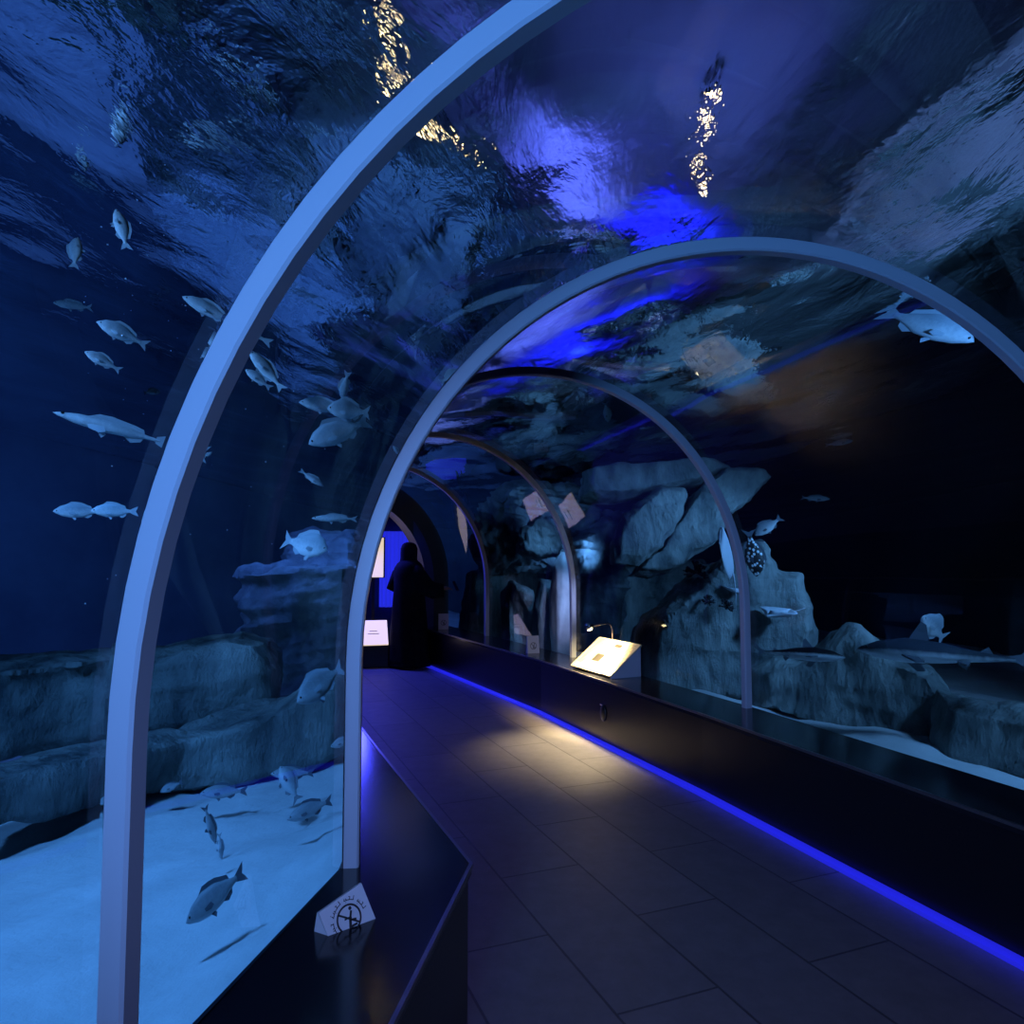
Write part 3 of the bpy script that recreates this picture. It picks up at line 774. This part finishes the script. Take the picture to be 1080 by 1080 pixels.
def pictogram_sign(pos, xa, ya, w, h, label, depth=.05, letters=True, lean=.5):
    """Slanted sign block: face spanned by xa (across) and ya (up the face)."""
    na = xa.cross(ya)
    r = empty('sign', pos, label, 'sign', 'pictogram signs on the ledges')
    P = lambda u, v, q=0: xa*(u-.5)*w+ya*v*h+na*q
    bm = bmesh.new()
    f = [P(0, 0), P(1, 0), P(1, 1), P(0, 1)]
    top_b = [f[3]-na*.012, f[2]-na*.012]
    back = Vector((-na.x, -na.y, 0)).normalized()
    bb = [Vector((top_b[0].x, top_b[0].y, 0))+back*.02, Vector((top_b[1].x, top_b[1].y, 0))+back*.02]
    fl = [f[0]-na*.0, f[1]]
    v = [bm.verts.new(p) for p in (*f, *top_b, *bb)]
    for q in ((0, 1, 2, 3), (3, 2, 5, 4), (4, 5, 7, 6), (0, 3, 4, 6), (1, 7, 5, 2), (0, 6, 7, 1)): bm.faces.new([v[k] for k in q])
    bmesh.ops.recalc_face_normals(bm, faces=bm.faces[:])
    obj('block', bm, M['white'], r, False)
    # prohibition ring, bar and leaning figure
    bm = bmesh.new(); cx, cy, rad = .5, .42, .27*w
    ring_in, ring_out = [], []
    n = 40; rr1, rr2 = rad, rad*.86
    c0 = P(cx, cy, .001)
    A = [bm.verts.new(c0+(xa*math.cos(2*PI*k/n)+ya*math.sin(2*PI*k/n))*rr1) for k in range(n)]
    B = [bm.verts.new(c0+(xa*math.cos(2*PI*k/n)+ya*math.sin(2*PI*k/n))*rr2) for k in range(n)]
    for k in range(n): bm.faces.new((A[k], A[(k+1) % n], B[(k+1) % n], B[k]))
    def stroke(x0, y0, x1, y1, t):
        a, b = Vector((x0, y0)), Vector((x1, y1)); dd = (b-a).normalized(); nn = Vector((-dd.y, dd.x))*t/2
        bm.faces.new([bm.verts.new(c0+(xa*q.x+ya*q.y)*rad+na*.0004) for q in (a+nn, a-nn, b-nn, b+nn)])
    stroke(-.62, .62, .62, -.62, .13)
    stroke(-.15, -.62, .12, .05, .22); stroke(.12, .05, .35, .42, .16); stroke(.0, -.1, .5, -.3, .14); stroke(-.1, -.55, .45, -.62, .16); stroke(.1, .05, -.35, .12, .12)
    for k in range(14):
        a0, a1 = 2*PI*k/14, 2*PI*(k+1)/14
        bm.faces.new([bm.verts.new(c0+(xa*q.x+ya*q.y)*rad+na*.0004) for q in (Vector((.33, .6)), Vector((.33+.13*math.cos(a0), .6+.13*math.sin(a0))), Vector((.33+.13*math.cos(a1), .6+.13*math.sin(a1))))])
    bmesh.ops.recalc_face_normals(bm, faces=bm.faces[:])
    obj('pictogram', bm, M['ink'], r, False)
    if letters:                         # curved line of small script around the ring
        bm = bmesh.new(); rnd = random.Random(11)
        for k in range(17):
            a = math.radians(205-k*12.5)
            if k in (4, 9, 13): continue
            rc = rad*1.32; o2 = Vector((math.cos(a), math.sin(a)))*rc; tg = Vector((math.sin(a), -math.cos(a))); rd = o2.normalized()
            def st(x0, y0, x1, y1, t):
                a_, b_ = o2+tg*x0+rd*y0, o2+tg*x1+rd*y1; dd = (b_-a_).normalized(); nn = Vector((-dd.y, dd.x))*t/2
                bm.faces.new([bm.verts.new(c0+xa*q.x+ya*q.y+na*.0004) for q in (a_+nn, a_-nn, b_-nn, b_+nn)])
            s = rad*.19
            kind = k % 4
            st(-s*.7, -s*.4, s*.7, -s*.4, s*.32)
            if kind == 0: st(s*.5, -s*.4, s*.5, s*1.1, s*.3)
            elif kind == 1: st(-s*.4, -s*.4, -s*.1, s*.5, s*.3); st(-s*.1, s*.9, s*.2, s*.9, s*.28)
            elif kind == 2: st(-s*.6, -s*.4, -s*.3, s*.4, s*.3); st(s*.5, -s*.4, s*.2, s*.3, s*.3); st(-.1*s, -s*1.1, .2*s, -s*1.1, s*.26)
            else: st(s*.2, -s*.4, s*.6, s*.6, s*.3); st(s*.6, s*.6, -s*.1, s*.7, s*.26)
        bmesh.ops.recalc_face_normals(bm, faces=bm.faces[:])
        obj('lettering', bm, M['ink'], r, False)
    return r
# front sign at the bottom edge (on the left ledge)
z0 = HP
p_top = at(381, 931, 2.16); 
xs = (at(381, 931, 2.10)-at(344, 957, 2.02)); xs.normalize()
upf = Vector((.05, .45, .9)); upf = (upf-xs*upf.dot(xs)).normalized()
tr = at(381, 931, 2.10)
hgt = (tr.z-HP)/upf.z
pos = tr-upf*hgt-xs*.07
pictogram_sign(pos, xs, upf, .14, hgt, 'white prohibition sign with curved script on the left ledge at the bottom edge')
# small sign on the right ledge
c = onz(563, 689, HP); sz = c.y/F
xs = Vector((.9, .42, 0)).normalized(); upf = Vector((.05, .15, 1)); upf = (upf-xs*upf.dot(xs)).normalized()
pictogram_sign(c, xs, upf, 13.5*sz, 18*sz, 'small white prohibition sign on the right ledge behind the cream reading board', letters=False)
c = at(459, 656, 9.75); c.z = HP; sz = c.y/F
pictogram_sign(lat((ST[8][0]+.25, ST[8][1]-.5, ST[8][2]), 1.25, HP), Vector((.98, .2, 0)).normalized(), Vector((0, .1, .99)).normalized(), 11*sz, 17*sz, 'farthest small white prohibition sign beside the person in black', letters=False)

# ------------------------------------------------------------------ portal, corridor, curtain, end stand
PT = ST[8]
fw = Vector((math.sin(PT[2]), math.cos(PT[2]), 0))
def ring_arch(name, st, r0, r1, depth, m, label=None, z0=0.0, kind=None):
    f = Vector((math.sin(st[2]), math.cos(st[2]), 0)); bm = bmesh.new()
    a, b = arch_profile(r0, HB-(R-r0), z0), arch_profile(r1, HB-(R-r1), z0)
    loft(bm, [[lat(st, x0, y0), lat(st, x1, y1), lat(st, x1, y1)+f*depth, lat(st, x0, y0)+f*depth] for (x0, y0), (x1, y1) in zip(a, b)])
    bmesh.ops.recalc_face_normals(bm, faces=bm.faces[:])
    o = obj(name, bm, m); flat_angle(o, .6)
    if kind: o['kind'] = kind
    return o
ring_arch('trim_1', PT, 1.17, 1.62, .35, M['portal'], kind='structure')
s2 = (PT[0]+fw.x*.35, PT[1]+fw.y*.35, -.12)
ring_arch('wall_corridor', s2, 1.22, 1.35, 2.15, M['corridor'], kind='structure')
s3 = (s2[0]-.08, s2[1]+.65, -.12)
o = ring_arch('trim_2', s3, 1.165, 1.22, .06, M['rib'], kind='structure')
bm = bmesh.new()
s4 = (-1.86, 12.3, -.12); fw = Vector((math.sin(-.12), math.cos(-.12), 0))
bm = bmesh.new(); rows = []
for k in range(61):
    u = -.42+.84*k/60; wv = .035*math.sin(k*1.3)+.02*math.sin(k*.47)
    rows.append([lat(s4, u, .68)+fw*wv, lat(s4, u, 1.4)+fw*wv*.8, lat(s4, u, 1.98)+fw*wv*.6, lat(s4, u, 1.98)+fw*(wv*.6+.02), lat(s4, u, 1.4)+fw*(wv*.8+.02), lat(s4, u, .68)+fw*(wv+.02)])
loft(bm, rows); bmesh.ops.recalc_face_normals(bm, faces=bm.faces[:])
tag(obj('curtain', bm, M['curtain']), 'glowing blue pleated curtain beyond the black portal', 'curtain')
s5 = (-2.3, 12.5, -.12)
bm = bmesh.new()
add_box(bm, lat(s5, 0, 1.35), (2.6, .12, 2.7), Matrix.Rotation(.12, 3, 'Z')); struct('wall_corridor_end', bm, M['corridor'])
# lit stand at the far left end of the walkway
c = onz(393, 704, 0)
e = empty('display_stand', c, 'warm backlit display stand on a low dark base at the far end of the walkway', 'display stand')
sz = c.y/F; rz = Matrix.Rotation(.25, 3, 'Z')
bm = bmesh.new(); add_box(bm, (0, .12, 11.5*sz), (28*sz, .30, 23*sz), rz, .01); obj('base', bm, M['plinth'], e, False)
bm = bmesh.new(); rx = rz @ Matrix.Rotation(math.radians(42), 3, 'X')
add_box(bm, Vector((0, .12, 35*sz)), (27*sz, .46, .02), rx, .004); obj('sloped_panel', bm, M['screen'], e, False)
bm = bmesh.new(); add_box(bm, Vector((0, .12, 35*sz-.02))-rx @ Vector((0, .02, .03)), (24*sz, .30, .06), rx, .01); obj('panel_support', bm, M['plinth'], e, False)
for k in range(2):
    bm = bmesh.new(); add_box(bm, Vector((0, .12, 35*sz))+rx @ Vector((-.02, -.03+k*.05, .011)), (.16-.05*k, .010, .002), rx); obj('printed_line', bm, M['inkg'], e, False)
# tall warm lit sign behind the stand, widened to enlarge its reflection
c = at(393, 588, 11.2)
e = empty('lit_sign', (c.x, c.y, 0), 'tall warm lit sign on a post, left of the blue curtain', 'sign')
bm = bmesh.new(); add_box(bm, (0, 0, c.z), (.34, .03, .62), Matrix.Rotation(.3, 3, 'Z'), .006); obj('lit_face', bm, M['screen'], e, False)
bm = bmesh.new(); add_box(bm, Vector((.008, .035, c.z)), (.36, .03, .64), Matrix.Rotation(.3, 3, 'Z'), .006); add_box(bm, Vector((.008, .035, c.z/2)), (.05, .03, c.z), Matrix.Rotation(.3, 3, 'Z'), .004); obj('post', bm, M['black'], e, False)
# ------------------------------------------------------------------ person in black
def build_person():
    pos = onz(430, 703, 0)
    root = empty('person', pos, 'person in long black robe and headscarf, one arm out, at the far walkway end', 'person')
    sk = bpy.data.meshes.new('body')
    J = {'pelvis': (0, 0, .93), 'spine': (0, .0, 1.12), 'chest': (.0, .01, 1.32), 'neck': (.01, -.01, 1.47), 'head0': (.015, -.03, 1.54), 'head1': (.02, -.04, 1.63), 'head2': (.02, -.03, 1.70),
         'shl': (-.17, .0, 1.40), 'ell': (-.28, -.13, 1.16), 'wrl': (-.39, -.31, 1.11), 'hal': (-.44, -.39, 1.10),
         'shr': (.17, -.0, 1.40), 'elr': (.27, .10, 1.13), 'wrr': (.20, -.14, 1.06), 'har': (.16, -.22, 1.08),
         'hil': (-.09, 0, .88), 'knl': (-.10, -.02, .48), 'anl': (-.10, .03, .09), 'tol': (-.12, -.14, .035),
         'hir': (.09, 0, .88), 'knr': (.11, -.05, .48), 'anr': (.12, -.0, .09), 'tor': (.13, -.17, .035)}
    rad = {'pelvis': .15, 'spine': .125, 'chest': .145, 'neck': .055, 'head0': .075, 'head1': .095, 'head2': .075, 'shl': .048, 'ell': .045, 'wrl': .028, 'hal': .035,
           'shr': .048, 'elr': .045, 'wrr': .028, 'har': .035, 'hil': .095, 'knl': .06, 'anl': .042, 'tol': .035, 'hir': .095, 'knr': .06, 'anr': .042, 'tor': .035}
    E = [('pelvis', 'spine'), ('spine', 'chest'), ('chest', 'neck'), ('neck', 'head0'), ('head0', 'head1'), ('head1', 'head2'), ('chest', 'shl'), ('shl', 'ell'), ('ell', 'wrl'), ('wrl', 'hal'),
         ('chest', 'shr'), ('shr', 'elr'), ('elr', 'wrr'), ('wrr', 'har'), ('pelvis', 'hil'), ('hil', 'knl'), ('knl', 'anl'), ('anl', 'tol'), ('pelvis', 'hir'), ('hir', 'knr'), ('knr', 'anr'), ('anr', 'tor')]
    for side in 'lr':                    # fingers and thumb
        h, w = Vector(J['ha'+side]), Vector(J['wr'+side]); d = (h-w).normalized(); a = d.cross(Vector((0, 0, 1))).normalized()
        for k in range(4):
            b = h+a*(k-1.5)*.017
            ln = (.030, .036, .034, .026)[k]
            for q in range(2):
                n = 'f%s%d%d' % (side, k, q)
                J[n] = tuple(b+d*(.03+ln*q)+Vector((0, 0, -.012*q*q))); rad[n] = .0095-.001*q
                E.append((n[:-1]+'%d' % (q-1) if q else 'ha'+side, n))
        sgn = -1 if side == 'l' else 1
        J['t%s0' % side] = tuple(w.lerp(h, .5)-a*sgn*.035); rad['t%s0' % side] = .011
        J['t%s1' % side] = tuple(w.lerp(h, .5)-a*sgn*.05+d*.035); rad['t%s1' % side] = .009
        E += [('wr'+side, 't%s0' % side), ('t%s0' % side, 't%s1' % side)]
    nm = list(J); sk.from_pydata([J[n] for n in nm], [(nm.index(a), nm.index(b)) for a, b in E], [])
    o = bpy.data.objects.new('body', sk); C.objects.link(o)
    md = o.modifiers.new('s', 'SKIN'); md.use_smooth_shade = True
    for i, n in enumerate(nm): sk.skin_vertices[0].data[i].radius = (rad[n], rad[n]*(.8 if n in ('pelvis', 'spine', 'chest') else 1))
    sk.skin_vertices[0].data[0].use_root = True
    s = o.modifiers.new('d', 'SUBSURF'); s.levels = s.render_levels = 2
    dg = bpy.context.evaluated_depsgraph_get(); dg.update()
    me = bpy.data.meshes.new_from_object(o.evaluated_get(dg)); o.modifiers.clear(); o.data = me
    bm = bmesh.new(); bm.from_mesh(me)   # face: nose, brow, mouth
    for v in bm.verts:
        x, y, z = v.co
        if y < -.09 and abs(x-.02) < .07 and 1.52 < z < 1.74:
            dz = z-1.615
            v.co.y -= .022*math.exp(-((x-.02)/.012)**2-(dz/.018)**2)
            v.co.y += .010*(math.exp(-((x-.055)/.014)**2-((z-1.645)/.012)**2)+math.exp(-((x+.015)/.014)**2-((z-1.645)/.012)**2))
            v.co.y -= .006*math.exp(-((x-.02)/.02)**2-((z-1.572)/.008)**2)
    bm.to_mesh(me); bm.free(); me.materials.clear(); me.materials.append(M['skin']); me.shade_smooth()
    o.parent = root
    for sx in (-.015, .055):
        bm = bmesh.new(); add_ball(bm, (sx, -.118, 1.645), .011, 10); obj('eye', bm, M['eye'], root)
    # robe: lofted from shoulders to hem with folds
    bm = bmesh.new(); rings = []
    prof = [(.035, .36, .24), (.12, .345, .23), (.35, .31, .215), (.65, .265, .20), (.93, .235, .185), (1.12, .215, .17), (1.28, .235, .17), (1.38, .235, .165), (1.45, .19, .13), (1.50, .09, .09)]
    for z, a, b in prof:
        r = []
        for k in range(48):
            t = 2*PI*k/48; fo = 1+.035*math.sin(k*.785*1.5+z*2)*max(0, (1.1-z))
            r.append((a*1.08*math.cos(t)*fo+.01*z-.01, b*1.2*math.sin(t)*fo-.01, z))
        rings.append(r)
    loft(bm, rings)
    def sleeve(pts, rs): add_tube(bm, pts, rs, 16)
    sleeve([(-.12, 0, 1.37), (-.21, -.05, 1.27), (-.28, -.13, 1.12), (-.34, -.22, 1.07), (-.41, -.34, 1.07)], [.11, .12, .125, .12, .09])
    sleeve([(.12, 0, 1.37), (.21, .05, 1.27), (.275, .10, 1.12), (.23, -.03, 1.07), (.19, -.15, 1.05)], [.11, .11, .10, .095, .09])
    obj('robe', bm, M['cloth'], root)
    bm = bmesh.new(); rings = []          # headscarf: over the head, open at the face, falling on the shoulders
    for z, a, b, yo in [(1.30, .235, .17, .0), (1.38, .20, .15, .0), (1.46, .135, .125, -.005), (1.53, .115, .12, -.01), (1.60, .118, .125, -.015), (1.66, .115, .125, -.018), (1.71, .095, .105, -.015), (1.74, .06, .07, -.012), (1.752, .02, .025, -.01)]:
        r = []
        for k in range(40):
            t = 2*PI*k/40
            y = b*math.sin(t)+yo
            if 1.55 < z < 1.70 and math.sin(t) < -.72: y += .045
            r.append((.015+a*math.cos(t)*(1+.02*math.sin(k*2)), y, z))
        rings.append(r)
    loft(bm, rings); obj('headscarf', bm, M['cloth'], root)
    for sx, sy in ((-.115, -.05), (.128, -.08)):
        bm = bmesh.new(); add_ball(bm, (sx, sy, .04), 1, 14, (.045, .125, .04)); obj('shoe', bm, M['black'], root)
    root.rotation_euler = (0, 0, 2.2)
    # phone in the outstretched hand
    bm = bmesh.new(); add_box(bm, (0, 0, 0), (.075, .009, .15), Matrix.Rotation(2.2, 3, 'Z') @ Matrix.Rotation(-.5, 3, 'X'), .003)
    ph = obj('phone', bm, M['black'], None, False); ph.location = pos+Matrix.Rotation(2.2, 3, 'Z') @ Vector((-.50, -.475, 1.135))
    tag(ph, 'dark phone held in the outstretched hand of the person in black', 'phone')
build_person()

# ------------------------------------------------------------------ hall fittings above the water
def ceil_lamp(p, label, br=.13):
    e = empty('hanging_lamp', p, label, 'lamp', 'warm lamps above the water')
    bm = bmesh.new(); add_tube(bm, [(0, 0, ZC-p.z), (0, 0, .1), (0, 0, .06), (0, 0, -.06)], [.008, .008, br*.6, br*1.05], 16); obj('shade', bm, M['darkhall'], e)
    bm = bmesh.new(); add_ball(bm, (0, 0, -.06), 1, 14, (br, br, .05)); obj('bulb', bm, M['lamp'], e)
ceil_lamp(hall(450, 92, 7.0), 'warm lamp above the water, rippling at the top left beside the nearest rib')
for (lx, ly, lw) in ((758, 84, 'Topmost'), (744, 124, 'Middle'), (735, 186, 'Lowest')):
    ceil_lamp(hall(lx, ly, 4.6), '%s of three warm lamps rippling in a row at the top right' % lw, .075)

# ------------------------------------------------------------------ lights
def light(kind, loc, target, power, color, size=.1, spot=60, blend=.6, name='lamp_or_fill', size_y=None):  # real lamps and added fills alike
    l = bpy.data.lights.new(name, kind); l.energy = power; l.color = color
    if kind == 'AREA':
        l.size = size
        if size_y: l.shape = 'RECTANGLE'; l.size_y = size_y
    else: l.shadow_soft_size = size
    if kind == 'SPOT': l.spot_size = math.radians(spot); l.spot_blend = blend
    o = bpy.data.objects.new(name, l); C.objects.link(o); o.location = loc
    if target is not None:
        o.rotation_euler = (Vector(target)-Vector(loc)).to_track_quat('-Z', 'Y').to_euler()
    return o
light('SPOT', (1.0, 13.2, 4.8), (1.0, 13.21, 7.4), 1600, (.008, .012, 1.0), .3, 115, 1.0)     # blue uplight on the hall ceiling
light('SPOT', (-1.6, 10.6, 5.2), (-1.6, 10.61, 7.4), 650, (.11, .16, 1.0), .3, 110, 1.0)
light('SPOT', (.95, 7.5, 2.7), wy(556, 645, 8.7), 90, (.13, .43, 1.0), .1, 65, .8)  # added spot to brighten the upright rocks
light('SPOT', (3.0, 2.2, 2.2), wy(975, 335, 4.3), 260, (.10, .38, 1.0), .15, 48, .8)  # added spot to brighten the large blue fish
light('AREA', (-3.6, 6.0, 3.4), (-2.2, 11.0, .8), 50, (.06, .24, 1.0), .8)  # added blue fill in the left of the tank
light('AREA', (-4.6, 5.0, 3.3), (-7.5, 9.0, 2.0), 60, (.06, .22, 1.0), .8)     # added wash on the tank wall in place of blue water haze
light('AREA', (-3.5, 13.0, 3.3), (-2.5, 17.0, 2.0), 110, (.06, .22, 1.0), .8)  # added wash on the back wall, turns the mirrored water bluer
BL = (.075, .34, 1.0)
TE = (.13, .43, 1.0)
light('SPOT', (-2.0, 1.4, 3.6), (-1.9, 2.5, .3), 430, BL, .25, 95, .8)             # over the left sand
light('SPOT', (-4.2, 1.0, 3.5), (-2.0, 4.2, 1.2), 200, BL, .25, 80, .8)
light('SPOT', (-3.2, .6, 3.4), (-2.2, 3.5, 2.6), 260, (.14, .42, 1.0), .2, 55, .9)
light('SPOT', (1.7, 8.6, 1.7), wy(556, 556, 10.2), 75, TE, .2, 95, .8)  # added spot to brighten the knobbly dark boulder
light('SPOT', (1.06, 6.4, 1.3), wy(595, 640, 8.0), 130, (.40, .50, 1.0), .1, 34, .8)            # added spot to brighten the pale slab
light('SPOT', (4.2, 1.5, 3.5), (2.9, 5.2, 1.2), 470, TE, .25, 75, .8)              # right low rock
light('SPOT', (3.3, 3.9, 2.3), (2.2, 6.6, 1.3), 130, TE, .2, 70, .8)            # right tall rock
light('SPOT', (3.6, 5.9, 2.2), (1.2, 9.4, 1.3), 60, TE, .2, 85, .8)              # far rocks
light('SPOT', (-2.4, 12.0, 5.4), (-2.4, 17, 5.0), 2000, (.16, .26, 1.0), .3, 60, 1.0)       # hall lamps washing the walls
light('AREA', (5.5, 9.5, 5.6), (9, 10.5, 4.6), 75, (.20, .38, 1.0), 1.5)
light('SPOT', (1.2, 7.5, 4.6), (1.2, 7.51, 7.4), 240, (.09, .16, .8), .3, 140, 1.0)  # added broad fill lifting the hall ceiling
light('SPOT', tuple(LAMP), tuple((bl+br)/2+Vector((-nin.x*.1, -nin.y*.1, .12))), 110, (1, .70, .30), .03, 120, .5)
light('POINT', tuple(LAMP), None, 5, (1, .74, .40), .03)
fl = onz(612, 785, 0)
light('SPOT', tuple(LAMP), fl, 120, (1, .76, .44), .03, 92, 1.0)                     # the same lamp, thrown onto the floor                          # the gooseneck lamp
light('SPOT', (-.8, -1.6, 1.9), (.6, 4, 2.4), 370, (.11, .36, 1.0), .3, 75, .9)     # added fill behind the viewpoint, in place of tank light on the ribs
light('SPOT', (.2, -1.5, 2.4), (.7, 3.4, 0), 170, (.38, .40, 1.0), .3, 62, 1.0)        # dim light on the near floor
for a, b in STRIP:                                                                 # glow of the light strip on the floor
    m_, d_ = (a+b)/2, (b-a); n_ = Vector((-d_.y, d_.x, 0)).normalized()
    o = light('AREA', m_, None, .28*d_.length, (.02, .025, 1.0), d_.length, size_y=.02)
    z_ = Vector((0, 0, 1)); x_ = d_.normalized(); y_ = z_.cross(x_)
    o.rotation_euler = Matrix((x_, y_, z_)).transposed().to_euler()
light('AREA', (-2.42, 10.45, 2.15), lat(ST[7], .2, .0), 62, (.05, .06, 1.0), .6)         # blue portal light

# ------------------------------------------------------------------ camera, world
w = bpy.data.worlds.new('World'); sc.world = w; w.use_nodes = True
w.node_tree.nodes['Background'].inputs[0].default_value = (.002, .006, .02, 1)
w.node_tree.nodes['Background'].inputs[1].default_value = 1
cam = bpy.data.cameras.new('Camera'); co = bpy.data.objects.new('Camera', cam); C.objects.link(co)
co.location = (0, 0, EYE); co.rotation_euler = (PI/2+PITCH, 0, 0)
cam.sensor_width = 36; cam.lens = F/1080*36; cam.clip_start = .02; cam.clip_end = 100
sc.camera = co
vs = sc.view_settings; vs.view_transform = 'Standard'; vs.look = 'None'; vs.gamma = 1; vs.exposure = 0; vs.use_curve_mapping = False
cy = sc.cycles
cy.use_denoising = True; cy.max_bounces = 14; cy.transparent_max_bounces = 24; cy.transmission_bounces = 12; cy.glossy_bounces = 6; cy.diffuse_bounces = 3
cy.caustics_reflective = False; cy.caustics_refractive = False; cy.sample_clamp_indirect = 4
